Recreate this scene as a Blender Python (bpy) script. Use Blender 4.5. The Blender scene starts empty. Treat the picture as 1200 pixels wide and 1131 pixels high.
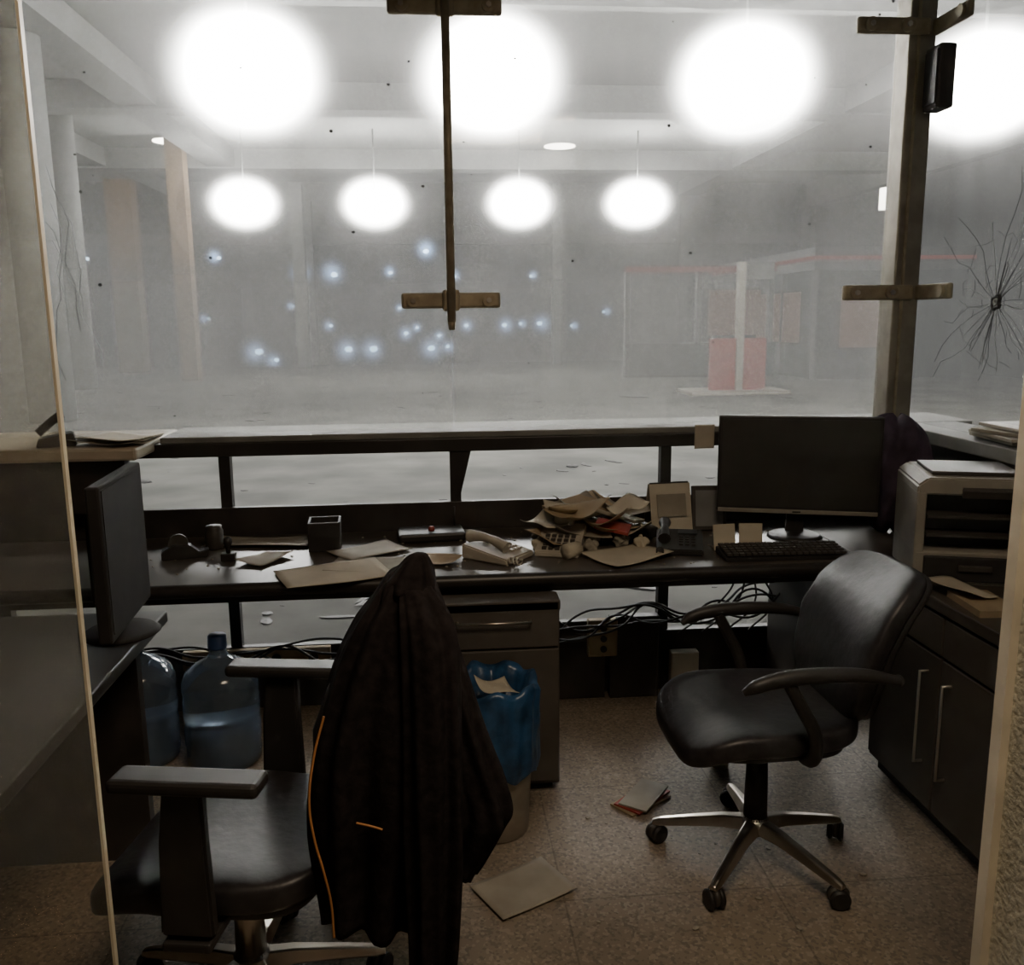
import bpy, bmesh, math, random
from mathutils import Matrix, Vector
R=random.Random(7)
D=math.radians
COL=bpy.context.scene.collection

# ---------------------------------------------------------------- materials
def newmat(name):
    m=bpy.data.materials.new(name); m.use_nodes=True
    nt=m.node_tree
    return m,nt,nt.nodes,nt.links
def mat(name,c,rough=.5,metal=0,var=0.0,scale=8,bump=0,c2=None,spec=.5,trans=0,detail=4):
    m,nt,N,L=newmat(name)
    b=N['Principled BSDF']
    b.inputs['Base Color'].default_value=(*c,1)
    b.inputs['Roughness'].default_value=rough
    b.inputs['Metallic'].default_value=metal
    b.inputs['Specular IOR Level'].default_value=spec
    b.inputs['Transmission Weight'].default_value=trans
    tc=N.new('ShaderNodeTexCoord')
    nz=N.new('ShaderNodeTexNoise'); nz.inputs['Scale'].default_value=scale; nz.inputs['Detail'].default_value=detail
    L.new(tc.outputs['Object'],nz.inputs['Vector'])
    cr=N.new('ShaderNodeValToRGB')
    if c2 is None:
        v=var or .12
        c2=tuple(min(1,x*(1+v)) for x in c); c1=tuple(x*(1-v) for x in c)
    else: c1=c
    cr.color_ramp.elements[0].position=.35; cr.color_ramp.elements[1].position=.65
    cr.color_ramp.elements[0].color=(*c1,1); cr.color_ramp.elements[1].color=(*c2,1)
    L.new(nz.outputs['Fac'],cr.inputs['Fac']); L.new(cr.outputs['Color'],b.inputs['Base Color'])
    if bump:
        bp=N.new('ShaderNodeBump'); bp.inputs['Strength'].default_value=bump; bp.inputs['Distance'].default_value=.01
        L.new(nz.outputs['Fac'],bp.inputs['Height']); L.new(bp.outputs['Normal'],b.inputs['Normal'])
    return m
def emit(name,c,s):
    m,nt,N,L=newmat(name); N.remove(N['Principled BSDF'])
    e=N.new('ShaderNodeEmission'); e.inputs['Color'].default_value=(*c,1); e.inputs['Strength'].default_value=s
    L.new(e.outputs[0],N['Material Output'].inputs['Surface'])
    m.cycles.emission_sampling='NONE'
    return m
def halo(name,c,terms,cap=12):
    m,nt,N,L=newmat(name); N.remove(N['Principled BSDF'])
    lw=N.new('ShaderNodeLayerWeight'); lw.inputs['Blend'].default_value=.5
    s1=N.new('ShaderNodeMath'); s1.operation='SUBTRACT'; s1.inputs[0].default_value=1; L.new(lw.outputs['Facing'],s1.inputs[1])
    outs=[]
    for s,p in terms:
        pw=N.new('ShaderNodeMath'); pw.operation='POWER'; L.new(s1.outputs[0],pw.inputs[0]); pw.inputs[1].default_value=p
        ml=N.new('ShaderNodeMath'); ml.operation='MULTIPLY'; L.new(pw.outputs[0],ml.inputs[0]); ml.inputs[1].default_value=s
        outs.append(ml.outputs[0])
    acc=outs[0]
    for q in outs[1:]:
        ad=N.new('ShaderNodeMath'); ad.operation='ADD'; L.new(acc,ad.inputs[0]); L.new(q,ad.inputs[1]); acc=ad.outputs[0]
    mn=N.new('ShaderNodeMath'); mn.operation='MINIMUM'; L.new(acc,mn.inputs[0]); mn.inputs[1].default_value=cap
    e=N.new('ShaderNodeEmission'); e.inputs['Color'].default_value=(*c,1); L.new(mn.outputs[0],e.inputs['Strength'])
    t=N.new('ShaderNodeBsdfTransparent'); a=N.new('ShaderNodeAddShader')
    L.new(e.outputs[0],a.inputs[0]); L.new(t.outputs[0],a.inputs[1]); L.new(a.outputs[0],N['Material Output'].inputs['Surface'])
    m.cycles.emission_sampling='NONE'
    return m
def haze(name,col,dens,L0):
    """homogeneous smoky air: absorbs, with its airlight put in as even emission"""
    m,nt,N,L=newmat(name); N.remove(N['Principled BSDF'])
    ab=N.new('ShaderNodeVolumeAbsorption'); ab.inputs['Color'].default_value=(0,0,0,1); ab.inputs['Density'].default_value=dens
    e=N.new('ShaderNodeEmission'); e.inputs['Color'].default_value=(*col,1); e.inputs['Strength'].default_value=dens*L0
    a=N.new('ShaderNodeAddShader'); L.new(ab.outputs[0],a.inputs[0]); L.new(e.outputs[0],a.inputs[1])
    L.new(a.outputs[0],N['Material Output'].inputs['Volume'])
    return m
def dusty_glass(name,tint,dust,lo,hi,gl=.03):
    m,nt,N,L=newmat(name); N.remove(N['Principled BSDF'])
    tc=N.new('ShaderNodeTexCoord'); mp=N.new('ShaderNodeMapping'); mp.inputs['Scale'].default_value=(3,3,.9)
    L.new(tc.outputs['Object'],mp.inputs['Vector'])
    nz=N.new('ShaderNodeTexNoise'); nz.inputs['Scale'].default_value=1.6; nz.inputs['Detail'].default_value=6
    L.new(mp.outputs[0],nz.inputs['Vector'])
    mr=N.new('ShaderNodeMapRange'); mr.inputs['From Min'].default_value=.3; mr.inputs['From Max'].default_value=.7
    mr.inputs['To Min'].default_value=lo; mr.inputs['To Max'].default_value=hi
    L.new(nz.outputs['Fac'],mr.inputs['Value'])
    t=N.new('ShaderNodeBsdfTransparent'); t.inputs['Color'].default_value=(*tint,1)
    tr=N.new('ShaderNodeBsdfTranslucent'); tr.inputs['Color'].default_value=(*dust,1)
    df=N.new('ShaderNodeBsdfDiffuse'); df.inputs['Color'].default_value=(*dust,1)
    m0=N.new('ShaderNodeMixShader'); m0.inputs[0].default_value=.35; L.new(tr.outputs[0],m0.inputs[1]); L.new(df.outputs[0],m0.inputs[2])
    m1=N.new('ShaderNodeMixShader'); L.new(mr.outputs[0],m1.inputs[0]); L.new(t.outputs[0],m1.inputs[1]); L.new(m0.outputs[0],m1.inputs[2])
    g=N.new('ShaderNodeBsdfGlossy'); g.inputs['Roughness'].default_value=.05
    m2=N.new('ShaderNodeMixShader'); m2.inputs[0].default_value=gl; L.new(m1.outputs[0],m2.inputs[1]); L.new(g.outputs[0],m2.inputs[2])
    L.new(m2.outputs[0],N['Material Output'].inputs['Surface'])
    return m

def terrazzo(name,base,chip1,chip2,scale,rough):
    m,nt,N,L=newmat(name); b=N['Principled BSDF']; b.inputs['Roughness'].default_value=rough
    tc=N.new('ShaderNodeTexCoord')
    v=N.new('ShaderNodeTexVoronoi'); v.inputs['Scale'].default_value=scale; L.new(tc.outputs['Object'],v.inputs['Vector'])
    cr=N.new('ShaderNodeValToRGB'); cr.color_ramp.interpolation='CONSTANT'
    e=cr.color_ramp.elements; e[0].color=(*base,1); e[0].position=0; e[1].position=.6; e[1].color=(*chip1,1)
    n=e.new(.82); n.color=(*chip2,1)
    sp=N.new('ShaderNodeSeparateColor'); L.new(v.outputs['Color'],sp.inputs[0]); L.new(sp.outputs[0],cr.inputs['Fac'])
    nz=N.new('ShaderNodeTexNoise'); nz.inputs['Scale'].default_value=1.7; nz.inputs['Detail'].default_value=7; L.new(tc.outputs['Object'],nz.inputs['Vector'])
    mr=N.new('ShaderNodeMapRange'); mr.inputs['From Min'].default_value=.3; mr.inputs['From Max'].default_value=.7; mr.inputs['To Min'].default_value=.72; mr.inputs['To Max'].default_value=1.2
    L.new(nz.outputs['Fac'],mr.inputs['Value'])
    br=N.new('ShaderNodeTexBrick'); br.offset=0; br.inputs['Scale'].default_value=1; br.inputs['Brick Width'].default_value=.6; br.inputs['Row Height'].default_value=.6
    br.inputs['Mortar Size'].default_value=.003; br.inputs['Color1'].default_value=(1,1,1,1); br.inputs['Color2'].default_value=(1,1,1,1); br.inputs['Mortar'].default_value=(.68,.68,.68,1)
    L.new(tc.outputs['Object'],br.inputs['Vector'])
    x1=N.new('ShaderNodeVectorMath'); x1.operation='SCALE'; L.new(cr.outputs['Color'],x1.inputs[0]); L.new(mr.outputs[0],x1.inputs['Scale'])
    x2=N.new('ShaderNodeVectorMath'); x2.operation='MULTIPLY'; L.new(x1.outputs[0],x2.inputs[0]); L.new(br.outputs['Color'],x2.inputs[1])
    L.new(x2.outputs[0],b.inputs['Base Color'])
    return m

M_floor=terrazzo('booth_terrazzo',(.25,.205,.15),(.18,.15,.115),(.32,.265,.20),120,.65)
M_hall=mat('hall_floor_stone',(.135,.132,.118),.75,0,.35,1.1,detail=9,spec=.12)
M_ceil=mat('hall_ceiling_panels',(.22,.222,.215),.8,0,.15,.35)
M_beam=mat('hall_beam_grey',(.15,.152,.148),.8,0,.1,1)
M_hallwall=mat('hall_wall_grey',(.10,.103,.105),.7,0,.2,.4)
M_darkglass=mat('dark_glazing',(.03,.034,.04),.3,0,.2,.5)
M_column=mat('column_grey',(.20,.203,.20),.7)
M_tan=mat('column_tan',(.17,.115,.07),.7)
M_black=mat('black_metal',(.028,.024,.021),.45)
M_board=mat('dark_board',(.036,.030,.026),.5,0,.3,6)
M_desk=mat('dark_wood_desk',(.066,.055,.044),.30,0,.3,5,.02)
M_deskedge=mat('desk_edge_black',(.024,.020,.017),.4)
M_ped=mat('pedestal_grey',(.078,.067,.055),.5,0,.1,10)
M_ledge=mat('ledge_stone_grey',(.20,.198,.18),.6,0,.15,5)
M_cream=mat('ledge_cream',(.50,.43,.33),.45,0,.08,6)
M_chrome=mat('chrome',(.60,.55,.48),.28,1)
M_steel=mat('brushed_steel_post',(.32,.29,.235),.45,.45,.15,12)
M_brass=mat('clamp_metal',(.38,.32,.22),.5,.3,.15,20)
M_leather=mat('black_leather',(.027,.024,.025),.42,0,.25,30,.15)
M_plastic=mat('black_plastic',(.026,.023,.021),.5)
M_plastic2=mat('dark_grey_plastic',(.058,.050,.043),.5)
M_matte=mat('matte_black_casing',(.026,.023,.021),.8,spec=.2)
M_cloth=mat('black_fabric',(.017,.0135,.0135),.95,0,.3,40,.3,spec=.1)
M_orange=mat('orange_piping',(.50,.22,.07),.5)
M_paper=mat('paper',(.50,.45,.35),.8,0,.08,9)
M_paper2=mat('paper_grey',(.30,.27,.215),.8,0,.12,9)
M_card=mat('cardboard_tan',(.34,.26,.16),.8,0,.1,12)
M_white=mat('offwhite_plastic',(.45,.41,.34),.45)
M_print=mat('printer_grey',(.28,.255,.215),.55)
M_red=mat('red_paint',(.32,.05,.035),.5)
M_bluebag=mat('blue_plastic_bag',(.018,.065,.15),.32,0,.45,14,.5)
M_purple=mat('purple_cloth',(.06,.042,.068),.85,0,.35,10,.4)
M_wall=mat('pillar_plaster',(.72,.69,.56),.85,0,.0,110,.35,c2=(.50,.49,.41))
M_trim=mat('pillar_trim_cream',(.85,.78,.62),.5)
M_dark_wall=mat('booth_wall_dark',(.13,.115,.10),.8)
M_screen=mat('monitor_screen',(.034,.031,.027),.4)
M_cable=mat('cable_black',(.025,.02,.02),.6)
M_glass=dusty_glass('dusty_window_glass',(.98,.98,.97),(.66,.66,.63),.05,.17)
M_glassL=dusty_glass('partition_glass',(.93,.91,.86),(.50,.42,.33),.04,.07,.04)
M_edge=mat('glass_edge_green',(.62,.55,.40),.3)
M_crack=mat('glass_crack_white',(.40,.42,.42),.5)
M_crackd=mat('glass_crack_dark',(.05,.055,.06),.4)
M_lamp=emit('lamp_lens',(1,.99,.96),60)
M_halo=halo('lamp_glow_shell',(1,.985,.95),((900,60),(.9,14),(.24,2.5)),24)  # lamp bloom painted as emission fading towards the shell's rim
M_flat=emit('downlight_lens',(1,.93,.82),16)
M_blue=emit('distant_blue_light',(.55,.78,1),12)
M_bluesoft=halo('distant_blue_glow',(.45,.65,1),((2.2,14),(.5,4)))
M_warm=emit('distant_warm_light',(1,.50,.28),.30)
M_redsign=emit('distant_red_sign',(1,.10,.06),.40)
M_haze_lo=haze('smoky_airlight_low',(.985,1.0,.975),.068,.215)
M_haze_hi=haze('smoky_airlight_high',(1,.995,.965),.068,.44)  # lamp-lit upper air painted by stronger emission than below

# ---------------------------------------------------------------- helpers
def grp(name,loc=(0,0,0),rz=0):
    o=bpy.data.objects.new(name,None); COL.objects.link(o); o.location=loc; o.rotation_euler=(0,0,D(rz)); o.empty_display_size=.05
    return o
def fin(bm,name,m,par=None,loc=(0,0,0),rot=(0,0,0),smooth=False):
    me=bpy.data.meshes.new(name); bm.normal_update(); bm.to_mesh(me); bm.free()
    me.materials.append(m)
    if smooth:
        for p in me.polygons: p.use_smooth=True
    o=bpy.data.objects.new(name,me); COL.objects.link(o)
    o.location=loc; o.rotation_euler=tuple(D(a) for a in rot)
    if par: o.parent=par
    return o
def box(name,loc,size,m,par=None,rot=(0,0,0),bev=0,seg=2):
    bm=bmesh.new(); bmesh.ops.create_cube(bm,size=1)
    for v in bm.verts: v.co=Vector((v.co.x*size[0],v.co.y*size[1],v.co.z*size[2]))
    if bev:
        bmesh.ops.bevel(bm,geom=bm.edges[:],offset=bev,segments=seg,profile=.5,affect='EDGES')
    return fin(bm,name,m,par,loc,rot)
def bx(name,x0,x1,y0,y1,z0,z1,m,par=None,bev=0):
    return box(name,((x0+x1)/2,(y0+y1)/2,(z0+z1)/2),(x1-x0,y1-y0,z1-z0),m,par,bev=bev)
def cyl(name,loc,r,h,m,par=None,rot=(0,0,0),r2=None,n=28,bev=0):
    bm=bmesh.new(); bmesh.ops.create_cone(bm,cap_ends=True,segments=n,radius1=r,radius2=r if r2 is None else r2,depth=h)
    if bev: bmesh.ops.bevel(bm,geom=[e for e in bm.edges if len(e.link_faces)==2 and any(len(f.verts)>4 for f in e.link_faces)],offset=bev,segments=2,affect='EDGES')
    o=fin(bm,name,m,par,loc,rot)
    for p in o.data.polygons:
        if len(p.vertices)==4: p.use_smooth=True
    return o
def lathe(name,prof,m,par=None,loc=(0,0,0),rot=(0,0,0),n=40,cap=True):
    bm=bmesh.new(); rings=[]
    for r,z in prof:
        rings.append([bm.verts.new((r*math.cos(2*math.pi*i/n),r*math.sin(2*math.pi*i/n),z)) for i in range(n)])
    for a,b in zip(rings,rings[1:]):
        for i in range(n): bm.faces.new((a[i],a[(i+1)%n],b[(i+1)%n],b[i]))
    if cap:
        bm.faces.new(rings[0][::-1]); bm.faces.new(rings[-1])
    return fin(bm,name,m,par,loc,rot,smooth=True)
def sell(name,abc,m,par=None,loc=(0,0,0),rot=(0,0,0),e1=.4,e2=.4,f=None,nu=48,nv=24):
    bm=bmesh.new(); a,b,c=abc
    P=lambda w,e:math.copysign(abs(w)**e,w)
    rows=[]
    for j in range(1,nv):
        ph=-math.pi/2+math.pi*j/nv; row=[]
        for i in range(nu):
            th=2*math.pi*i/nu
            p=Vector((a*P(math.cos(ph),e1)*P(math.cos(th),e2),b*P(math.cos(ph),e1)*P(math.sin(th),e2),c*P(math.sin(ph),e1)))
            row.append(p)
        rows.append(row)
    F=f or (lambda p:p)
    vr=[[bm.verts.new(F(p)) for p in r] for r in rows]
    for r,s in zip(vr,vr[1:]):
        for i in range(nu): bm.faces.new((r[i],r[(i+1)%nu],s[(i+1)%nu],s[i]))
    bo=bm.verts.new(F(Vector((0,0,-c)))); to=bm.verts.new(F(Vector((0,0,c))))
    for i in range(nu):
        bm.faces.new((bo,vr[0][(i+1)%nu],vr[0][i])); bm.faces.new((to,vr[-1][i],vr[-1][(i+1)%nu]))
    return fin(bm,name,m,par,loc,rot,smooth=True)
def tube(name,pts,r,m,par=None,loc=(0,0,0),rot=(0,0,0),smooth=True,cyc=False,rs=None,flat=None):
    cu=bpy.data.curves.new(name,'CURVE'); cu.dimensions='3D'; cu.bevel_depth=r; cu.bevel_resolution=3; cu.use_fill_caps=True; cu.resolution_u=8
    if smooth:
        s=cu.splines.new('BEZIER'); s.bezier_points.add(len(pts)-1)
        for i,p in enumerate(pts):
            q=s.bezier_points[i]; q.co=p; q.handle_left_type=q.handle_right_type='AUTO'
            if rs: q.radius=rs[i]
    else:
        s=cu.splines.new('POLY'); s.points.add(len(pts)-1)
        for i,p in enumerate(pts):
            s.points[i].co=(*p,1)
            if rs: s.points[i].radius=rs[i]
    s.use_cyclic_u=cyc
    tmp=bpy.data.objects.new(name+'_tmp',cu); COL.objects.link(tmp)
    dg=bpy.context.evaluated_depsgraph_get(); me=bpy.data.meshes.new_from_object(tmp.evaluated_get(dg)); bpy.data.objects.remove(tmp)
    me.name=name; me.materials.clear(); me.materials.append(m)
    for p in me.polygons: p.use_smooth=True
    o=bpy.data.objects.new(name,me); COL.objects.link(o); o.location=loc; o.rotation_euler=tuple(D(a) for a in rot)
    if flat: o.scale=flat
    if par:o.parent=par
    return o
def sheet(name,w,h,m,par=None,loc=(0,0,0),rot=(0,0,0),curl=.01,fx=None,n=12,seed=0):
    bm=bmesh.new(); rr=random.Random(seed); a,b=rr.uniform(0,6),rr.uniform(0,6)
    g=[]
    for i in range(n+1):
        row=[]
        for j in range(n+1):
            u=i/n-.5;v=j/n-.5
            z=curl*(.6+.5*math.sin(u*4+a)*math.cos(v*3+b)+1.2*(u*u+v*v))
            if fx: z+=fx(u,v)
            row.append(bm.verts.new((u*w,v*h,max(.0008,z) if not fx else z)))
        g.append(row)
    for i in range(n):
        for j in range(n): bm.faces.new((g[i][j],g[i+1][j],g[i+1][j+1],g[i][j+1]))
    o=fin(bm,name,m,par,loc,rot,smooth=True)
    md=o.modifiers.new('t','SOLIDIFY'); md.thickness=.0012; md.offset=1
    return o
def prism(name,poly,h,m,par=None,loc=(0,0,0),rot=(0,0,0),bev=0):
    """polygon in local XZ, extruded along Y by h (centred)"""
    bm=bmesh.new()
    a=[bm.verts.new((x,-h/2,z)) for x,z in poly]; b=[bm.verts.new((x,h/2,z)) for x,z in poly]
    bm.faces.new(a); bm.faces.new(b[::-1]); n=len(poly)
    for i in range(n): bm.faces.new((a[i],b[i],b[(i+1)%n],a[(i+1)%n]))
    bmesh.ops.recalc_face_normals(bm,faces=bm.faces[:])
    if bev: bmesh.ops.bevel(bm,geom=bm.edges[:],offset=bev,segments=2,affect='EDGES')
    return fin(bm,name,m,par,loc,rot)

# ---------------------------------------------------------------- booth shell
YW=3.75
bx('floor',-2.6,2.06,-1.6,3.66,-.10,0,M_floor)
bx('wall_left',-2.7,-2.6,-1.6,3.7,0,3.0,M_dark_wall)
bx('wall_back',-2.7,3.2,-1.7,-1.6,0,3.0,M_dark_wall)
bx('wall_right',2.0,2.06,-1.6,3.66,0,1.10,M_dark_wall)
bx('ceiling',-2.7,2.06,-1.7,3.8,3.0,3.08,M_dark_wall)
w=grp('wall_pillar'); bx('pillar_body',.80,1.995,.98,1.135,0,3.0,M_wall,w); bx('pillar_corner_trim',.787,.80,1.115,1.137,0,3.0,M_trim,w)

fr=grp('window_frame')
bx('top_rail',-2.6,2.06,3.62,3.68,1.07,1.125,M_black,fr,.004)
bx('mid_board',-2.6,2.06,3.62,3.65,.64,.862,M_board,fr,.003)
bx('kick_panel',-2.6,2.0,3.62,3.66,0,.27,M_board,fr,.003)
for i,x in enumerate((-1.74,-.838,.085,.965,1.86)):
    bx('upright_%d'%i,x-.022,x+.022,3.63,3.675,.0,1.08,M_black,fr)
prism('bracket',[(0,0),(.05,.20),(-.01,.20),(-.02,0)],.02,M_black,fr,(.10,3.64,.87))
bx('window_sill',-1.08,2.3,3.63,3.98,1.125,1.15,M_ledge,bev=.004)
ll=grp('counter_ledge')
bx('ledge_top',-2.6,-1.10,3.40,3.98,1.095,1.145,M_cream,ll,.012)
bx('ledge_apron',-2.6,-1.18,3.50,3.56,.88,1.095,M_board,ll)
bx('side_sill',1.93,2.22,1.2,3.62,1.10,1.15,M_ledge,bev=.004)

for i,(a,b) in enumerate(((-2.6,-1.78),(-1.775,.083),(.089,1.94))):
    g=bx('window_%d'%(i+1),a,b,YW,YW+.008,1.15,3.0,M_glass)
bx('window_4',2.04,2.048,1.3,3.70,1.15,3.0,M_glass)
def clamp(name,x,y,z,w=.40,rz=0):
    c=grp(name,(x,y,z),rz)
    box('bar',(0,-.03,0),(w,.03,.062),M_brass,c,bev=.01)
    for s in(-1,1):
        cyl('boss',(s*w*.38,-.05,0),.026,.02,M_brass,c,(90,0,0))
        cyl('bolt',(s*w*.38,-.062,0),.011,.012,M_chrome,c,(90,0,0),n=6)
    box('hub',(0,-.05,0),(.07,.03,.085),M_brass,c,bev=.01)
    return c
pole=grp('glass_support_pole')
cyl('rod',(.085,3.67,2.29),.017,1.40,M_brass,pole); cyl('tip',(.085,3.67,1.575),.017,.035,M_brass,pole,r2=.012,rot=(180,0,0))
clamp('glass_clamp',.085,3.74,1.675); clamp('glass_clamp.001',.085,3.74,2.78,.44)
post=grp('steel_post')
bx('post_body',1.925,2.035,3.66,3.78,1.15,3.0,M_steel,post,.006)
bx('post_groove',1.955,1.965,3.652,3.66,1.15,3.0,M_brass,post)
def clamp2(name,z):
    c=grp(name,(1.98,3.66,z))
    box('bar',(-.13,-.012,0),(.30,.025,.062),M_brass,c,bev=.009)
    box('bar_side',(.05,-.12,0),(.025,.25,.062),M_brass,c,bev=.009)
    for x in (-.23,-.08): 
        cyl('boss',(x,-.03,0),.026,.02,M_brass,c,(90,0,0)); cyl('bolt',(x,-.042,0),.011,.012,M_chrome,c,(90,0,0),n=6)
    cyl('boss_s',(.035,-.2,0),.024,.02,M_brass,c,(0,90,0))
clamp2('glass_clamp.002',1.69); clamp2('glass_clamp.003',2.72)
sp=grp('wall_speaker',(2.015,3.58,2.51))
box('case',(0,0,0),(.07,.11,.24),M_plastic2,sp,bev=.01); box('grille',(-.037,0,0),(.006,.09,.20),M_plastic,sp,bev=.002); box('bracket',(-.0,.07,0),(.03,.04,.05),M_steel,sp)
bx('trim_top',1.97,2.06,1.3,3.66,2.90,2.96,M_steel)

def crack(name,c,axis,rad,nrad,seed,mats):
    rr=random.Random(seed); g=grp(name)
    def pt(r,a):
        u=r*math.cos(a); v=r*math.sin(a)
        return (c[0]+u,c[1],c[2]+v) if axis=='y' else (c[0],c[1]+u,c[2]+v)
    ends=[]
    for i in range(nrad):
        a=2*math.pi*i/nrad+rr.uniform(-.22,.22); L=rad*rr.uniform(.25,1)
        ps=[pt(.02,a)]; aa=a
        for k in range(1,7):
            aa+=rr.uniform(-.10,.10); ps.append(pt(L*k/6,aa))
        tube('crack_%d'%i,ps,.0009,mats[i%len(mats)],g,smooth=False)
        ends.append((a,L))
    for ring in (.05,.09,.15,.24):
        for i in range(nrad):
            if rr.random()<.5:
                a0=ends[i][0]; a1=ends[(i+1)%nrad][0]
                if a1<a0: a1+=2*math.pi
                tube('ring_%d'%i,[pt(ring*rr.uniform(.8,1.1),a0),pt(ring*.95,(a0+a1)/2),pt(ring*rr.uniform(.8,1.1),a1)],.0007,mats[0],g,smooth=False)
    tube('hole_rim',[pt(.020*rr.uniform(.8,1.3),k*math.pi/5) for k in range(10)],.007,M_crackd,g,cyc=True)
    tube('hole_rim_in',[pt(.010,k*math.pi/5) for k in range(10)],.006,M_crack,g,cyc=True)
crack('bullet_hole_crack',(2.035,3.13,1.64),'x',.50,26,3,[M_crackd,M_crack])
g=grp('glass_crack_left'); rr=random.Random(5)
for k in range(5):
    x=-1.46+rr.uniform(-.02,.02); ps=[]; z=2.2-k*.07
    for j in range(9):
        ps.append((x,YW-.003,z)); x+=rr.uniform(-.02,.032); z-=rr.uniform(.04,.10)
    tube('crack_%d'%k,ps,.0011,[M_crack,M_crackd][k%2],g,smooth=False)
bm=bmesh.new(); rr=random.Random(11)
for k in range(46):
    x=rr.uniform(-1.6,1.9); z=rr.uniform(1.2,2.85); s=rr.uniform(.002,.008)
    mt=Matrix.Translation((x,YW-.002,z))@Matrix.Rotation(math.pi/2,4,'X')@Matrix.Diagonal((s,s*rr.uniform(.5,1),s,1))
    bmesh.ops.create_circle(bm,cap_ends=True,segments=7,radius=1,matrix=mt)
fin(bm,'glass_dirt_specks',M_crackd)

# ---------------------------------------------------------------- hall
bx('hall_floor',-22,24,3.66,38,-.12,-.0,M_hall)
bx('hall_ceiling',-22,24,3.2,38,6.5,6.6,M_ceil)
bx('wall_hall_left',-14.2,-14,3.7,36,0,6.5,M_hallwall)
bx('wall_hall_right',14.6,14.8,3.7,36,0,6.5,M_hallwall)
bx('wall_hall_right_fascia',14.2,14.6,6,34,5.6,6.5,M_column)
hw=grp('wall_hall_far'); bx('wall_body',-22,24,34,34.3,0,6.5,M_hallwall,hw)
bx('base_band',-20,20,33.9,34,0,.75,M_board,hw)
rr=random.Random(2)
for i in range(13):
    x=-13.5+i*2.3
    bx('glazing_%d'%i,x+.2,x+2.1,33.92,34.0,.75,3.0+.9*rr.random(),M_darkglass,hw)
    if i%2==0: bx('pier_%d'%i,x-.15,x+.15,33.7,34,0,5.8,M_beam,hw)
bx('header_band',-20,20,33.8,34,4.3,4.7,M_beam,hw)
for i,y in enumerate((13.4,20.5,28)): bx('ceiling_beam.%03d'%i,-14,14.2,y-.35,y+.35,5.95,6.5,M_beam)
for i,x in enumerate((-5.9,-9.5,9.6)): bx('ceiling_beam.%03d'%(i+3),x-.4,x+.4,5,33.7,6.0,6.49,M_beam)
cyl('hall_column',(-6.3,15.5,3.25),.36,6.5,M_column)
cyl('hall_column.001',(-8.6,23,3.25),.36,6.5,M_column)
bx('hall_pillar',-6.9,-6.45,25.6,26.1,0,6.5,M_tan)
bx('hall_pillar.001',-10.0,-9.2,30,30.6,0,6.5,M_tan)
bx('hall_pillar.002',-4.5,-4.1,31,31.5,0,6.0,M_beam)
bx('hall_pillar.004',4.2,4.5,31,31.5,0,6.0,M_beam)
k=grp('shop_kiosk'); bx('body',9.6,13.5,22,30,0,2.7,M_darkglass,k); bx('fascia',9.45,13.6,21.9,30.1,2.7,3.25,M_hallwall,k)
bx('red_band',9.4,13.6,21.85,30.1,2.95,3.04,M_redsign,k)
bx('lit_panel',10.2,11.4,21.82,21.95,.8,2.3,M_warm,k); bx('lit_panel_b',9.5,9.6,23,26,.9,2.2,M_warm,k)
for i in range(5): bx('mullion_%d'%i,9.48,9.62,22+i*1.95,22.12+i*1.95,0,2.7,M_beam,k)
bx('high_sign_light',10.9,11.1,21.5,21.7,4.1,4.6,M_flat)
tk=grp('ticket_gate')
bx('base',5.3,7.4,18.0,19.2,0,.07,M_white,tk); bx('post',6.36,6.5,18.4,18.6,.07,2.7,M_white,tk)
bx('panel_left',5.8,6.35,18.45,18.55,.07,1.15,M_red,tk); bx('panel_right',6.51,7.0,18.45,18.55,.07,1.15,M_red,tk); bx('sign',6.51,7.1,18.42,18.58,2.35,2.7,M_beam,tk)
sh=grp('hall_shop_sign'); bx('sign_beam',5.2,9.3,24,24.2,2.78,2.92,M_redsign,sh); bx('sign_panel',7.5,8.9,24.02,24.15,1.1,2.3,M_warm,sh)
for x in (5.25,7.2,9.2): bx('sign_leg',x-.06,x+.06,24.0,24.2,0,2.78,M_beam,sh)
bx('sign_plinth',5.2,9.3,23.9,24.3,0,.9,M_darkglass,sh)
bm=bmesh.new()
LP=[(-4.5,3.1,.30),(-3.4,3.1,.34),(-1.4,3.15,.2),(.9,3.0,.2),(3.7,3.0,.16),(-3.0,.45,.4),(-2.1,.45,.42),(.0,.45,.38),(-6.2,.4,.42),(-5.6,.1,.26),(-8.4,.1,.26),(1.3,1.25,.24),(2.7,1.25,.28),(4.0,1.3,.3),(-3.6,1.3,.2),(3.3,1.3,.18),(-.5,1.2,.18),(.6,.5,.22),(5.2,1.2,.16),(-1.1,1.9,.16),(2.1,2.1,.16),(-12.6,3.95,.3),(-11.9,3.7,.2),(-.1,3.9,.3),(-.9,1.0,.25),(.3,.9,.2),(-7.4,3.7,.22),(-7.9,1.6,.16),(6.4,1.7,.16),(-4.9,2.0,.14)]
for x,z,s in LP:
    bmesh.ops.create_icosphere(bm,subdivisions=2,radius=1,matrix=Matrix.Translation((x,33.4,z+.12))@Matrix.Diagonal((s*.36,.05,s*.26,1)))
o=fin(bm,'distant_light_cluster',M_blue,smooth=True)
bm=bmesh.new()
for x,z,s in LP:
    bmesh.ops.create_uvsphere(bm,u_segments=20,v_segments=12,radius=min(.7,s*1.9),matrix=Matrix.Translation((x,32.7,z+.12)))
fin(bm,'distant_light_glow',M_bluesoft,smooth=True)

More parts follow.
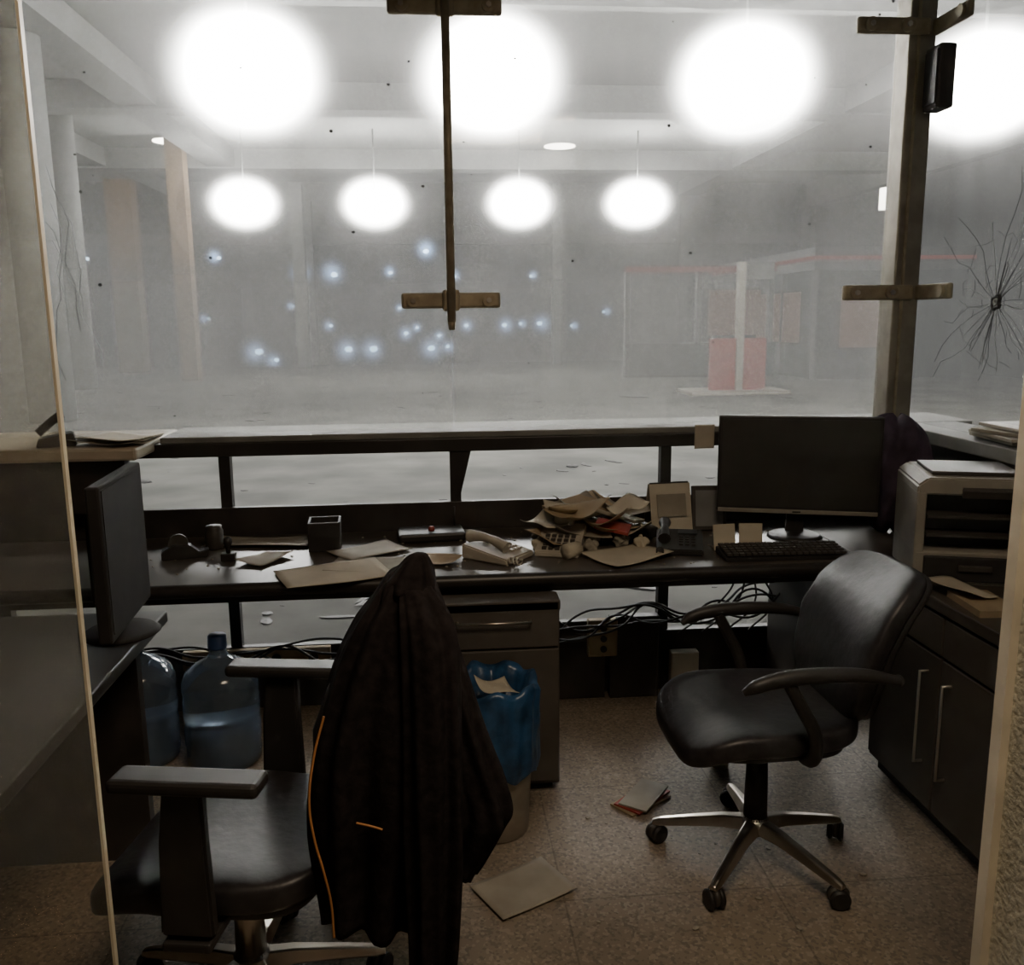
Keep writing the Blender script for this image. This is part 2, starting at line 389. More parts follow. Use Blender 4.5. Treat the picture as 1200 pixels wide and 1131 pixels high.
def lamp(i,x,y,z=4.62,P=66,S=1):
    g=grp('pendant_lamp'+('.%03d'%i if i else ''),(x,y,z))
    cyl('rod',(0,0,1.09),.02,1.58,M_beam,g)
    lathe('shade',[(.06,.36),(.16,.32),(.34,.16),(.42,0),(.40,0),(.32,.14),(.14,.28),(.05,.30)],M_lamp,g)
    sell('lens',(.40,.40,.16),M_lamp,g,e1=1,e2=1)
    sell('glow_shell',(2.15*S,2.15*S,1.80*S),M_halo,g,e1=1,e2=1,nu=72,nv=48)  # added see-through shell that paints the glow around the lamp
    l=bpy.data.lights.new('lamp_bulb','POINT'); l.energy=P; l.shadow_soft_size=.35; l.color=(1,.975,.93)
    o=bpy.data.objects.new('lamp_bulb',l); COL.objects.link(o); o.parent=g; o.location=(0,0,-.5)
i=0
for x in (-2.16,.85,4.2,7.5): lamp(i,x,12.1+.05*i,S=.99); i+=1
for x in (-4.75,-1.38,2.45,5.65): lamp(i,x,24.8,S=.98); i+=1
cyl('ceiling_downlight',(-7.0,26.6,6.49),.45,.03,M_flat); cyl('ceiling_downlight.001',(3.85,27.0,6.49),.45,.03,M_flat)
hz=grp('hall_haze')
bx('haze_low',-13.9,14.1,4.05,33.65,.02,2.9,M_haze_lo,hz)
bx('haze_high',-13.9,14.1,4.05,33.65,2.9,6.48,M_haze_hi,hz)

bm=bmesh.new(); rr=random.Random(21)
for k_ in range(320):
    y=4.4+26*rr.random()**1.7; x=rr.uniform(-.55,.6)*y
    s=rr.uniform(.012,.075)*(1 if rr.random()<.93 else 2); mt=Matrix.Translation((x,y,s*.08))@Matrix.Rotation(rr.uniform(0,6),4,'Z')@Matrix.Diagonal((s*rr.uniform(.6,3),s*rr.uniform(.3,1),s*.16,1))
    bmesh.ops.create_icosphere(bm,subdivisions=1,radius=1,matrix=mt)
fin(bm,'floor_debris',M_board)

# ---------------------------------------------------------------- desk
dk=grp('reception_desk')
bx('desk_top',-2.55,1.50,2.925,3.60,.715,.75,M_desk,dk)
tube('desk_nosing',[(-2.55,2.925,.727),(1.50,2.925,.727)],.024,M_deskedge,dk,smooth=False)
bx('apron',-2.5,1.46,3.0,3.03,.66,.714,M_board,dk)
for x in (-1.9,1.42): bx('leg',x-.02,x+.02,3.05,3.55,0,.70,M_board,dk)
rd=grp('side_desk')
bx('top',-1.75,-.81,1.42,2.66,.715,.75,M_deskedge,rd,.005); bx('side_panel',-1.72,-1.68,1.45,2.5,0,.715,M_board,rd); bx('end_panel',-1.7,-.88,2.56,2.6,0,.715,M_board,rd)
bx('modesty',-1.7,-.9,1.46,1.50,.0,.715,M_board,rd)
pd=grp('drawer_pedestal')
bx('carcass',.0,.40,2.82,3.32,.03,.655,M_ped,pd,.004); bx('drawer_front',.005,.395,2.80,2.82,.53,.685,M_ped,pd,.003); bx('door_front',.005,.395,2.80,2.82,.05,.522,M_ped,pd,.003)
bx('top_lip',.0,.40,2.80,2.90,.655,.690,M_ped,pd,.003)
bx('plinth',.02,.38,2.86,3.3,0,.03,M_plastic,pd)
tube('handle',[(.06,2.80,.625),(.06,2.775,.625),(.30,2.775,.625),(.30,2.80,.625)],.005,M_chrome,pd,smooth=False)
rc=grp('side_cabinet')
bx('worktop',1.505,1.925,1.75,2.90,.712,.75,M_desk,rc,.004)
bx('carcass',1.53,1.92,1.78,2.88,.06,.712,M_ped,rc); bx('plinth',1.56,1.9,1.8,2.86,0,.06,M_plastic,rc)
for j,(a,b) in enumerate(((1.80,2.1),(2.11,2.44),(2.45,2.84))):
    bx('door_%d'%j,1.512,1.53,a,b,.07,.57,M_ped,rc,.003)
    bx('drawer_%d'%j,1.512,1.53,a,b,.58,.70,M_ped,rc,.003)
for y in (2.385,2.51):
    tube('handle',[(1.512,y,.21),(1.485,y,.21),(1.485,y,.51),(1.512,y,.51)],.0055,M_chrome,rc,smooth=False)
bx('worktop_corner',1.505,1.925,2.905,3.60,.715,.75,M_desk,rc,.004)

# ---------------------------------------------------------------- chairs
def chair(name,loc,rot,base_rot,style=0,bc=.725,H=.235,BW=.235,tilt=-17,sz=-.01):
    g=grp(name,loc,rot)
    b=grp('swivel_base',(0,0,0),base_rot-rot); b.parent=g
    met=M_chrome
    for k in range(5):
        a=D(72*k); ca,sa=math.cos(a),math.sin(a)
        bm=bmesh.new(); ring=[]
        for r,z,wd,h in ((.02,.118,.030,.040),(.10,.112,.024,.034),(.20,.092,.020,.028),(.29,.072,.017,.022),(.315,.066,.013,.014)):
            c=Vector((r*ca,r*sa,z)); t=Vector((-sa,ca,0))
            ring.append([bm.verts.new(c+t*wd-Vector((0,0,h/2))),bm.verts.new(c-t*wd-Vector((0,0,h/2))),bm.verts.new(c-t*wd*.55+Vector((0,0,h/2))),bm.verts.new(c+t*wd*.55+Vector((0,0,h/2)))])
        for p,q in zip(ring,ring[1:]):
            for i in range(4): bm.faces.new((p[i],p[(i+1)%4],q[(i+1)%4],q[i]))
        bm.faces.new(ring[0]); bm.faces.new(ring[-1][::-1]); bmesh.ops.recalc_face_normals(bm,faces=bm.faces[:])
        o=fin(bm,'leg_%d'%k,met,b); md=o.modifiers.new('b','BEVEL'); md.width=.004; md.segments=2
        c=grp('caster_%d'%k,(.30*ca,.30*sa,0),72*k+50); c.parent=b
        cyl('stem',(0,0,.058),.007,.03,M_chrome,c)
        for s in(-1,1): cyl('wheel',(0,s*.016,.029),.029,.018,M_plastic,c,(90,0,0),bev=.004)
        sell('hood',(.030,.012,.026),M_plastic2,c,loc=(0,0,.036),e1=.8,e2=.8,nu=20,nv=12)
    cyl('hub',(0,0,.115),.042,.055,met,b,bev=.006)
    cyl('column_sleeve',(0,0,.23),.036,.19,M_plastic if style==0 else M_chrome,g,r2=.032)
    cyl('gas_lift',(0,0,.35),.022,.12,M_plastic,g)
    box('tilt_mechanism',(-.02,0,.418+sz),(.24,.16,.05),M_plastic,g,bev=.012)
    tube('tilt_lever',[(.02,0,.41+sz),(.04,-.16,.40+sz),(.05,-.24,.41+sz)],.005,M_plastic,g)
    def sf(p):
        x=p.x/.26
        if x>.35: p.z-= .055*((x-.35)/.65)**2
        if x<-.5: p.z+= .02*((-x-.5)/.5)**2
        p.z+=.014*(abs(p.y)/.26)**2
        p.y*=1-.10*max(0,-x)
        return p
    sell('seat',(.262,.255,.046),M_leather,g,(0.02,0,.485+sz),e1=.45,e2=.45,f=sf)
    sell('seat_pan',(.22,.21,.020),M_plastic,g,(0.01,0,.446+sz),e1=.4,e2=.5)
    def bf(p):
        t=p.z/H
        p.x+= .34*p.y*p.y - .06*max(0,t)**2 + .015*math.cos(t*2.4)
        p.y*=1-.14*max(0,t)**2 - .10*max(0,-t)
        return p
    sell('backrest',(.042,BW,H),M_leather,g,(-.275,0,bc),(0,tilt,0),e1=.40,e2=.5,f=bf)
    def bf2(p):
        p=bf(p); p.x-=.028; return p
    sell('backrest_shell',(.030,BW-.01,H*.97),M_plastic,g,(-.280,0,bc),(0,tilt,0),e1=.40,e2=.5,f=bf2)
    tube('back_support',[(-.10,0,.42+sz),(-.22,0,.415+sz),(-.27,0,.50),(-.30,0,.64)],.02,M_plastic,g)
    for s in(-1,1):
        y=s*.285
        if style==0:
            tube('arm_pad',[(-.27,y,.680),(-.18,y,.700),(-.05,y,.708),(.06,y,.702),(.13,y,.685),(.16,y*.98,.668)],.019,M_plastic,g,rs=[.7,1,1.15,1.15,1,.5])
            tube('arm_strut',[(.04,y*.98,.695),(.0,y*1.02,.62),(-.04,y*1.02,.54),(-.05,y*.92,.455),(-.05,y*.6,.43)],.019,M_plastic,g,rs=[.9,1,1,1,1])
            tube('arm_back_link',[(-.27,y,.68),(-.30,y*.80,.66)],.014,M_plastic,g)
        else:
            box('arm_pad',(-.02,y,.728),(.30,.075,.030),M_plastic,g,bev=.012,seg=3)
            prism('arm_post',[(-.055,.46+sz),(.055,.46+sz),(.045,.60),(.03,.715),(-.05,.715),(-.05,.60)],.03,M_plastic,g,(0,y,0),bev=.006)
            box('arm_mount',(0,y*.8,.442+sz),(.10,.16,.02),M_plastic,g,bev=.005)
    return g
ch=chair('office_chair',(.925,2.378,0),181,85,0); ch.scale=(.97,.97,.97)
cl=chair('office_chair.001',(-.46,1.93,0),170,85,1,bc=.76,H=.20,BW=.15,tilt=-8,sz=-.06)

# ---------------------------------------------------------------- jacket hanging on left chair
jk=grp('jacket')
def loft(name,secs,m,par,nf=9,amp=.012,seed=0,n=110,sub=6):
    rr=random.Random(seed); ph=[rr.uniform(0,6.28) for _ in range(6)]
    S=[]
    K=len(secs)
    def cr_(p0,p1,p2,p3,t): return .5*((2*p1)+(-p0+p2)*t+(2*p0-5*p1+4*p2-p3)*t*t+(-p0+3*p1-3*p2+p3)*t**3)
    for q in range(K-1):
        p0=secs[max(0,q-1)];p1=secs[q];p2=secs[q+1];p3=secs[min(K-1,q+2)]
        for k in range(sub):
            t=k/sub; S.append(tuple(cr_(p0[i],p1[i],p2[i],p3[i],t) for i in range(5)))
    S.append(secs[-1]); m_=len(S)
    bm=bmesh.new(); rings=[]
    for j,(cx,cy,z,w,d) in enumerate(S):
        t=j/(m_-1); r=[]
        for i in range(n):
            a=2*math.pi*i/n
            fo=math.sin(nf*a+ph[0]+1.6*t)+.6*math.sin((nf+4)*a+ph[1]-2.5*t)+.5*math.sin(3*a+ph[2]+3*t)+.45*math.sin(14*t+ph[4]+2*a)
            f=1+amp*(.25+t)*fo/max(.03,min(w,d))*.6
            f=max(.6,min(1.4,f))
            ca,sa=math.cos(a),math.sin(a)
            x=w*math.copysign(abs(ca)**.85,ca)*(1+(f-1)*.45); y=d*math.copysign(abs(sa)**.85,sa)*f
            r.append(bm.verts.new((cx+x,cy+y,z+.010*math.sin(3*a+ph[3])*t)))
        rings.append(r)
    for p,q in zip(rings,rings[1:]):
        for i in range(n): bm.faces.new((p[i],p[(i+1)%n],q[(i+1)%n],q[i]))
    bm.faces.new(rings[0]); bm.faces.new(rings[-1][::-1]); bmesh.ops.recalc_face_normals(bm,faces=bm.faces[:])
    return fin(bm,name,m,par,smooth=True)
loft('jacket_body',[(-.055,1.78,1.105,.026,.02),(-.058,1.78,1.09,.045,.04),(-.066,1.78,1.04,.070,.07),(-.078,1.78,.98,.100,.10),(-.09,1.78,.87,.140,.12),(-.10,1.77,.74,.166,.12),(-.11,1.76,.60,.168,.12),(-.125,1.75,.49,.148,.10),(-.14,1.74,.36,.120,.085)],M_cloth,jk,9,.024,1)
loft('jacket_flap',[(-.01,1.74,1.0,.03,.04),(.015,1.73,.87,.045,.05),(.04,1.72,.74,.060,.055),(.07,1.71,.62,.068,.06),(.065,1.71,.56,.058,.05),(.03,1.72,.46,.035,.04)],M_cloth,jk,6,.020,4)
loft('jacket_sleeve',[(-.045,1.74,1.075,.030,.03),(-.022,1.68,1.0,.052,.05),(-.018,1.65,.80,.056,.055),(-.02,1.64,.62,.054,.052),(-.025,1.635,.45,.050,.048),(-.03,1.63,.30,.044,.042),(-.03,1.63,.272,.042,.040)],M_cloth,jk,5,.026,9)
tube('sleeve_cuff',[(-.03+.044*math.cos(a*math.pi/6),1.63+.042*math.sin(a*math.pi/6),.29) for a in range(12)],.005,M_plastic,jk,cyc=True)
loft('jacket_collar',[(-.035,1.765,1.135,.012,.015),(-.042,1.765,1.12,.026,.028),(-.056,1.765,1.08,.05,.05),(-.065,1.765,1.05,.05,.05)],M_cloth,jk,4,.012,2,sub=3)
tube('orange_piping',[(-.228,1.665,.84),(-.250,1.655,.76),(-.262,1.645,.67),(-.256,1.64,.60),(-.240,1.64,.52),(-.230,1.645,.45),(-.228,1.648,.37)],.0025,M_orange,jk)
tube('orange_zip',[(-.17,1.622,.635),(-.14,1.615,.63),(-.12,1.615,.622)],.0022,M_orange,jk)

# ---------------------------------------------------------------- bin, bottles, boxes
bn=grp('waste_bin',(.165,2.62,0))
lathe('bin_body',[(.100,0),(.105,.01),(.125,.40),(.128,.46),(.120,.46),(.095,.02)],M_steel,bn)
def bagf(p):
    a=math.atan2(p.y,p.x); f=1+.022*math.sin(11*a+9*p.z)+.02*math.sin(17*a-14*p.z)+.02*math.sin(5*a+22*p.z)
    return Vector((p.x*f,p.y*f,p.z+.01*math.sin(7*a)))
bm=bmesh.new(); n=90; rings=[]
for r,z in ((.136,.22),(.142,.25),(.138,.32),(.141,.38),(.137,.44),(.142,.485),(.134,.505),(.112,.49),(.10,.44),(.08,.40),(.03,.39)):
    rings.append([bm.verts.new(bagf(Vector((r*math.cos(2*math.pi*i/n),r*math.sin(2*math.pi*i/n),z)))) for i in range(n)])
for p,q in zip(rings,rings[1:]):
    for i in range(n): bm.faces.new((p[i],p[(i+1)%n],q[(i+1)%n],q[i]))
bm.faces.new(rings[-1])
fin(bm,'bin_bag',M_bluebag,bn,smooth=True)
sheet('crumpled_tissue',.12,.1,M_paper,bn,(0,0,.45),(10,15,30),.03,seed=4)

M_bot=mat('bottle_blue',(.34,.44,.56),.12,0,.15,6,trans=.8)
M_water=mat('bottle_water_label',(.10,.155,.23),.3,0,.3,6)
M_cap=mat('cap_blue',(.05,.10,.25),.4)
def bottle(name,x,y):
    g=grp(name,(x,y,0))
    lathe('bottle_body',[(.115,0),(.13,.012),(.135,.05),(.131,.07),(.135,.09),(.135,.15),(.131,.17),(.135,.19),(.135,.25),(.131,.27),(.135,.29),(.134,.32),(.120,.355),(.08,.385),(.042,.405),(.030,.425),(.028,.455)],M_bot,g)
    lathe('water_fill',[(.11,.006),(.126,.03),(.126,.17),(.0,.171)],M_water,g)
    lathe('bottle_cap',[(.033,.44),(.034,.445),(.033,.485),(.028,.49)],M_cap,g)
bottle('water_bottle',-.80,3.17); bottle('water_bottle.001',-1.11,3.22)

fb=grp('carton_box',(-.17,2.30,0),-14)
box('carton',(0,0,.045),(.28,.15,.09),M_paper,fb,bev=.004); box('red_label',(-.09,-.077,.045),(.10,.003,.07),M_red,fb); box('red_top',(-.07,0,.091),(.12,.13,.002),M_red,fb)
sheet('paper_sheet',.25,.18,M_paper2,None,(.22,2.29,0.001),(0,0,28),.008,seed=3)
mg=grp('magazine_stack',(.66,2.72,0),35)
for q in range(3): box('magazine_%d'%q,(q*.008,0,.004+q*.007),(.19,.10,.006),[M_card,M_red,M_paper2][q],mg,(0,0,q*9),bev=.001)
lathe('paper_cup',[(.030,0),(.045,.095),(.047,.10),(.042,.10),(.028,.004)],M_white,None,(1.00,2.93,0))
bm=bmesh.new(); rr=random.Random(8)
for q in range(140):
    s=rr.uniform(.0015,.005)*(1 if rr.random()<.94 else 2); bmesh.ops.create_icosphere(bm,subdivisions=1,radius=s,matrix=Matrix.Translation((rr.uniform(-.1,1.45),rr.uniform(1.6,2.9),s*.5))@Matrix.Rotation(rr.uniform(0,6),4,'Z')@Matrix.Diagonal((1,1.6,.5,1)))
fin(bm,'floor_crumbs',M_paper2)

ub=grp('cable_trunking')
bx('panel_a',.47,.70,3.56,3.60,.0,.345,M_board,ub,.004); bx('panel_b',.72,.93,3.55,3.60,.0,.36,M_board,ub,.004)
bx('socket_box',.62,.745,3.52,3.56,.20,.36,M_card,ub,.006); bx('socket_box_b',.98,1.10,3.53,3.58,.05,.20,M_white,ub,.006)
for q in range(3): cyl('socket_%d'%q,(.685,3.517,.235+q*.045),.014,.006,M_plastic,ub,(90,0,0))
cb=grp('cable_bundle'); rr=random.Random(4)
for q in range(6):
    ps=[];x=.45
    for t in range(8):
        ps.append((x,3.44+rr.uniform(-.03,.08),max(.1,.34+rr.uniform(-.06,.07)+.015*t))); x+=.14
    tube('cable_%d'%q,ps,.005,M_cable,cb)
for q in range(4):
    ps=[];x=-1.3
    for t in range(7):
        ps.append((x,3.5+rr.uniform(-.03,.05),.28+rr.uniform(-.04,.05))); x+=.17
    tube('cable_l%d'%q,ps,.005,M_cable,cb)
for q in range(4): tube('cable_d%d'%q,[(1.2+q*.05,3.5,.64),(1.22+q*.04,3.46,.55),(1.15+q*.08,3.48,.42),(1.0+q*.1,3.5,.30)],.004,M_cable,cb)
wb=grp('wall_socket_strip'); bx('strip',-1.05,-.45,3.585,3.615,.19,.27,M_card,wb,.004)
for q in range(4): cyl('socket',(-.97+q*.15,3.58,.23),.02,.01,M_plastic,wb,(90,0,0))

# ---------------------------------------------------------------- desk-top items
Z=.75
def monitor(name,loc,rz,w,h,mt=M_plastic,lip=True,zb=.10,sc=M_screen):
    g=grp(name,loc,rz)
    box('casing',(0,.012,zb+h/2),(w,.035,h),mt,g,bev=.006); box('screen',(0,-.0065,zb+.005+h/2),(w-.03,.003,h-.035),sc,g)
    if lip: box('lower_bezel',(0,-.008,zb+.007),(w-.01,.006,.016),M_print,g,bev=.002); box('logo',(0,-.012,zb+.007),(.03,.002,.006),M_plastic,g)
    box('rear_bulge',(0,.045,zb+h/2),(w*.6,.04,h*.6),mt,g,bev=.015)
    prism('stand_neck',[(-.035,.0),(.035,.0),(.025,.20),(-.025,.20)],.025,mt,g,(0,.055,.008)); 
    lathe('stand_foot',[(.10,0),(.105,.004),(.09,.014),(.03,.02)],mt,g,(0,.03,0))
    return g
monitor('computer_monitor',(1.385,3.27,Z),-18,.60,.375)
m2=monitor('computer_monitor.001',(-.85,2.47,Z),94,.42,.41,mt=M_matte,lip=False,zb=.04,sc=M_matte)
kb=grp('keyboard',(1.235,3.03,Z),-2)
prism('key_base',[(-.07,0),(.07,0),(.07,.024),(-.07,.012)],.44,M_plastic,kb,rot=(0,0,90),bev=.002)
bm=bmesh.new()
for r_ in range(5):
    for c in range(19):
        x=-.205+c*.0228; y=-.052+r_*.026
        bmesh.ops.create_cube(bm,size=1,matrix=Matrix.Translation((x,y,.018+.0875*(y+.07)+.004))@Matrix.Diagonal((.018,.020,.008,1)))
fin(bm,'keys',M_plastic2,kb)
nt_=grp('note_cards',(1.11,3.14,Z))
for q,(x,a) in enumerate(((-.05,6),(.05,-8))):
    box('card_%d'%q,(x,0,.048),(.085,.004,.095),M_paper,nt_,(-12,0,a)); box('card_foot_%d'%q,(x,.02,.004),(.07,.04,.006),M_paper2,nt_,(0,0,a))
cal=grp('desk_calendar',(.93,3.45,Z),6)
box('front_leaf',(0,-.03,.10),(.17,.004,.20),M_paper,cal,(-14,0,0)); box('rear_leaf',(0,.03,.10),(.17,.004,.20),M_paper2,cal,(14,0,0)); tube('spiral',[(-.08,0,.197),(.08,0,.197)],.006,M_plastic,cal,smooth=False)
box('print_block',(.0,-.038,.115),(.12,.002,.09),M_paper2,cal,(-14,0,0))
ph=grp('photo_frame',(1.10,3.46,Z),-4); box('frame',(0,0,.09),(.14,.012,.18),M_plastic2,ph,(-10,0,0),bev=.003); box('picture',(0,-.008,.09),(.11,.003,.145),M_column,ph,(-10,0,0)); box('strut',(0,.04,.06),(.03,.004,.13),M_plastic,ph,(25,0,0))
def phone(name,loc,rz,body,hs):
    g=grp(name,loc,rz)
    prism('phone_base',[(-.10,0),(.10,0),(.10,.055),(-.10,.022)],.17,body,g,bev=.005,rot=(0,0,90))
    tube('handset',[(-.055,-.08,.058),(-.055,-.06,.066),(-.055,0,.082),(-.055,.06,.083),(-.055,.085,.08)],.018,hs,g,rs=[1.3,1.1,.8,1.1,1.3])
    bm=bmesh.new()
    for a in range(3):
        for b in range(4): bmesh.ops.create_cube(bm,size=1,matrix=Matrix.Translation((.005+a*.022,-.06+b*.022,.034+b*.0036))@Matrix.Diagonal((.014,.013,.008,1)))
    fin(bm,'keypad',hs,g); box('display',(.03,.055,.053),(.07,.035,.004),M_darkglass,g,(9,0,0))
    ps=[(-.07+.012*math.cos(t*1.6),-.10-.004*t,.02+.010*math.sin(t*1.6)) for t in range(14)]
    tube('cord',ps,.003,hs,g)
phone('desk_phone',(.22,3.14,Z),50,M_white,M_white)
phone('desk_phone.001',(.90,3.17,Z),-15,M_plastic,M_plastic)
nc=grp('memo_cube_box',(-.42,3.36,Z),4); 
for a,b,s1,s2 in ((0,-.055,.12,.008),(0,.055,.12,.008),(-.056,0,.008,.11),(.056,0,.008,.11)): box('side',(a,b,.055),(s1,s2,.11),M_plastic,nc,bev=.002)
box('bottom',(0,0,.004),(.11,.11,.006),M_plastic,nc); box('notes',(0,0,.04),(.095,.095,.065),M_paper2,nc)
tdp=grp('tape_dispenser',(-.92,3.28,Z),15)
prism('dispenser_base',[(-.08,0),(.08,0),(.085,.03),(.05,.022),(.02,.05),(-.04,.055),(-.08,.03)],.05,M_plastic,tdp,bev=.003); cyl('tape_roll',(-.02,0,.055),.035,.02,M_plastic2,tdp,(90,0,0))
st=grp('rubber_stamp',(-.75,3.22,Z)); box('pad',(0,0,.014),(.05,.035,.028),M_plastic,st,bev=.003); lathe('grip',[(.008,.028),(.009,.05),(.016,.065),(.014,.082),(.004,.088)],M_plastic,st)
mug=grp('glass_jar',(-.84,3.40,Z)); lathe('jar',[(.03,0),(.034,.01),(.034,.07),(.028,.08),(.03,.09)],M_plastic2,mug)
tr=grp('desk_router',(-.02,3.46,Z),5); box('router_body',(0,0,.018),(.26,.15,.035),M_plastic,tr,bev=.01); lathe('red_button',[(.012,.035),(.013,.045),(.008,.052)],M_red,tr,(0,-.02,0)); cyl('antenna',(.10,.06,.07),.004,.08,M_plastic,tr)
dp=grp('desk_papers',(-.36,2.98,Z),0)
sheet('sheet_a',.36,.24,M_paper,dp,(.01,0,.002),(0,0,20),.006,seed=1); sheet('sheet_b',.29,.20,M_paper2,dp,(.13,.10,.001),(0,0,-12),.005,seed=2)
sheet('paper_sheet.001',.40,.16,M_paper2,None,(-.68,3.46,Z+.001),(0,0,-6),.01,seed=6)
sheet('paper_sheet.002',.26,.18,M_paper2,None,(-.25,3.27,Z+.001),(0,0,35),.008,seed=7)
sheet('paper_sheet.004',.18,.12,M_paper2,None,(-.62,3.20,Z+.001),(0,0,60),.012,seed=17)
sheet('paper_sheet.005',.15,.11,M_card,None,(.0,3.10,Z+.001),(0,0,-25),.014,seed=18)
pp=grp('paper_pile',(.60,3.32,Z),0)
rr=random.Random(31)
for q in range(16):
    sheet('pile_sheet_%d'%q,rr.uniform(.12,.22),rr.uniform(.10,.16),[M_paper,M_paper2,M_card][q%3],pp,(rr.uniform(-.20,.17),rr.uniform(-.10,.14),.004+q*.008),(rr.uniform(-14,14),rr.uniform(-16,16),rr.uniform(0,180)),.04,seed=q+40)
def cr(p):
    a=math.atan2(p.y,p.x); f=1+.2*math.sin(5*a+90*p.z)+.16*math.sin(3*a-140*p.z+1)
    return p*f
for q in range(9): sell('crumpled_ball_%d'%q,(.028,.026,.022),[M_paper,M_paper2][q%2],pp,(rr.uniform(-.30,.26),rr.uniform(-.20,.02),.026),(rr.uniform(0,90),0,rr.uniform(0,90)),e1=1,e2=1,f=cr,nu=20,nv=14)
box('folder_a',(-.04,.08,.12),(.24,.17,.014),M_card,pp,(14,-10,20),bev=.002); box('folder_b',(.10,.05,.095),(.20,.15,.012),M_paper,pp,(-10,12,-30),bev=.002)
box('dark_binder',(.12,.06,.03),(.24,.18,.04),M_plastic,pp,(0,0,14),bev=.004); box('red_card',(.06,-.09,.08),(.13,.07,.012),M_red,pp,(16,10,-20),bev=.001)
lathe('paper_roll',[(.006,0),(.028,0),(.028,.06),(.006,.06)],M_paper,pp,(-.14,-.24,.028),(0,90,35))
ac=grp('adding_machine',(.46,3.20,Z),-18)
prism('calc_body',[(-.10,0),(.10,0),(.10,.085),(.04,.07),(-.10,.02)],.16,M_white,ac,rot=(0,0,90),bev=.004)
bm=bmesh.new()
for a in range(5):
    for b in range(4): bmesh.ops.create_cube(bm,size=1,matrix=Matrix.Translation((-.048+a*.024,-.08+b*.026,.030+b*.009))@Matrix.Diagonal((.016,.016,.01,1)))
fin(bm,'calc_keys',M_plastic2,ac); cyl('calc_roll',(0,.085,.105),.026,.07,M_paper,ac,(0,90,0))
sheet('paper_sheet.003',.27,.20,M_paper,None,(.68,3.07,Z+.001),(0,0,30),.014,seed=12)
bm=bmesh.new(); rr=random.Random(77)
for q in range(160):
    s=rr.uniform(.002,.006); bmesh.ops.create_icosphere(bm,subdivisions=1,radius=s,matrix=Matrix.Translation((rr.uniform(-1.1,1.4),rr.uniform(2.95,3.55),Z+s*.4))@Matrix.Diagonal((1,1.5,.5,1)))
fin(bm,'desk_debris',M_paper2)
sheet('sticky_note',.085,.10,M_paper,None,(1.12,3.612,1.11),(90,0,3),.002,seed=2)
lp=grp('ledge_papers',(1.62,3.70,1.151)); sheet('s1',.30,.07,M_paper,lp,(0,0,0),(0,0,4),.003,seed=1); sheet('s2',.22,.07,M_paper2,lp,(.2,.0,.003),(0,0,-4),.003,seed=2)
lt=grp('ledge_telephone',(-1.42,3.50,1.146),20); prism('set',[(-.07,0),(.07,0),(.06,.05),(-.06,.03)],.10,M_plastic2,lt,bev=.004); tube('set_handle',[(-.06,0,.05),(0,0,.10),(.03,0,.12)],.016,M_plastic,lt)
lq=grp('ledge_paper_stack',(-1.20,3.52,1.146),0)
for q in range(5): sheet('sheet_%d'%q,.26,.19,[M_paper,M_white][q%2],lq,(rr.uniform(-.02,.02),rr.uniform(-.02,.02),.001+q*.004),(0,0,rr.uniform(-35,-5)),.012,seed=q)
# ---------------------------------------------------------------- printer and right things
pr=grp('laser_printer',(1.735,2.74,Z),-18)
box('body_lower',(0,.02,.055),(.36,.34,.11),M_print,pr,bev=.008)
box('body_left',(-.165,.02,.20),(.03,.34,.20),M_print,pr,bev=.006); box('body_right',(.155,.02,.20),(.05,.34,.20),M_print,pr,bev=.006)
box('inner',(0,.06,.20),(.32,.24,.20),M_plastic,pr); box('tray_slot',(0,-.05,.16),(.29,.20,.008),M_plastic2,pr); box('tray_slot_b',(0,-.06,.22),(.29,.18,.008),M_plastic2,pr)
box('front_cassette',(0,-.155,.055),(.30,.012,.08),M_plastic,pr,bev=.004); box('cassette_grip',(0,-.165,.06),(.10,.012,.02),M_plastic2,pr,bev=.003)
prism('lid',[(-.18,.29),(.18,.29),(.18,.32),(.15,.345),(-.15,.345),(-.18,.32)],.34,M_print,pr,(0,.02,0),bev=.006)
box('lid_tray',(0,.02,.352),(.26,.24,.012),M_plastic2,pr,bev=.003)
box('control_panel',(.05,-.155,.30),(.20,.02,.03),M_plastic2,pr,(25,0,0),bev=.003)
pa=grp('printer_papers',(1.60,2.46,Z)); 
sheet('p1',.10,.20,M_paper,pa,(-.02,.03,.024),(0,8,8),.012,seed=1); box('stack',(.0,-.06,.010),(.12,.2,.02),M_card,pa,(0,0,-6))
def pf(p):
    a=math.atan2(p.y,p.x); f=1+.10*math.sin(5*a+14*p.z)+.07*math.sin(9*a-20*p.z)
    return Vector((p.x*f,p.y*f,p.z*(1+.08*math.sin(4*a))))
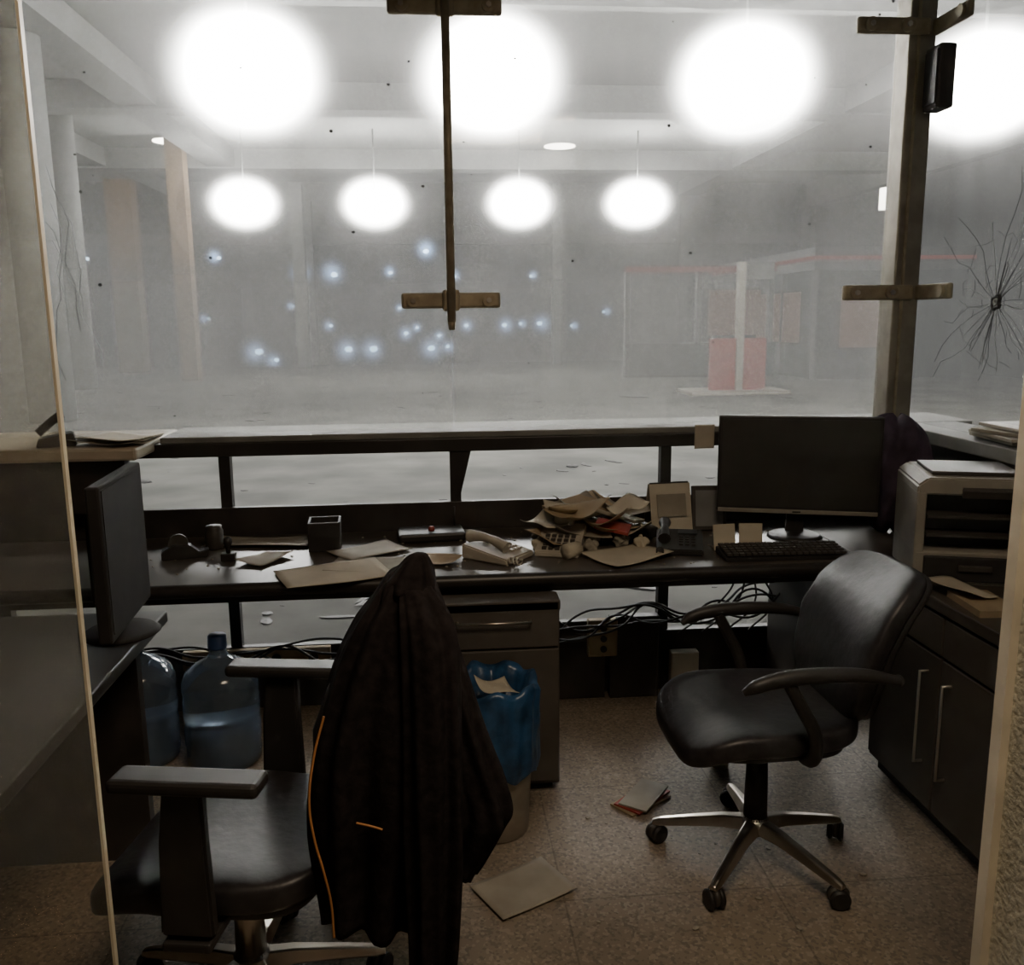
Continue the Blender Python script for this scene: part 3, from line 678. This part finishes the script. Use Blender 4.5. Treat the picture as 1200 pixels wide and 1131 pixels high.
sell('purple_coat',(.12,.14,.22),M_purple,None,(1.80,3.33,Z+.235),(0,0,0),e1=.7,e2=.9,f=pf,nu=80,nv=44)
si=grp('side_sill_papers',(2.06,2.95,1.151)); 
for q in range(4): box('pack_%d'%q,(rr.uniform(-.02,.02),rr.uniform(-.05,.05),.012+q*.014),(.18,.30,.012),[M_paper2,M_white][q%2],si,(0,0,rr.uniform(-14,14)),bev=.002)
bw=grp('metal_bowl',(2.05,2.60,1.151)); lathe('bowl',[(.04,0),(.045,.004),(.075,.04),(.085,.075),(.080,.075),(.07,.04),(.03,.01)],M_brass,bw); tube('bowl_handle',[(-.085,0,.07),(-.07,0,.12),(0,0,.15),(.07,0,.12),(.085,0,.07)],.004,M_brass,bw)

# ---------------------------------------------------------------- near partition glass (left)
pg=grp('glass_partition')
bx('partition_pane',-1.70,-.541,1.345,1.355,.0,3.0,M_glassL,pg); bx('partition_edge',-.541,-.537,1.344,1.356,.0,3.0,M_edge,pg)

# ---------------------------------------------------------------- lights
def area(name,loc,rot,size,e,c):
    l=bpy.data.lights.new(name,'AREA'); l.energy=e; l.size=size; l.color=c
    o=bpy.data.objects.new(name,l); COL.objects.link(o); o.location=loc; o.rotation_euler=tuple(D(a) for a in rot)
area('booth_ceiling_light',(.56,.80,2.92),(0,0,0),.9,34,(1,.80,.58))
wd=bpy.data.worlds.new('World'); bpy.context.scene.world=wd; wd.use_nodes=True
wd.node_tree.nodes['Background'].inputs[0].default_value=(.5,.6,.75,1); wd.node_tree.nodes['Background'].inputs[1].default_value=.05

# ---------------------------------------------------------------- camera
cam=bpy.data.cameras.new('camera'); co=bpy.data.objects.new('camera',cam); COL.objects.link(co)
cam.sensor_width=36; cam.sensor_fit='HORIZONTAL'; cam.lens=36*1050/1200; cam.clip_end=200; cam.clip_start=.05
co.matrix_world=Matrix.Translation((0,0,1.6))@Matrix.Rotation(D(-5),4,'Z')@Matrix.Rotation(D(90-10.36),4,'X')@Matrix.Rotation(D(-.62),4,'Z')
bpy.context.scene.camera=co
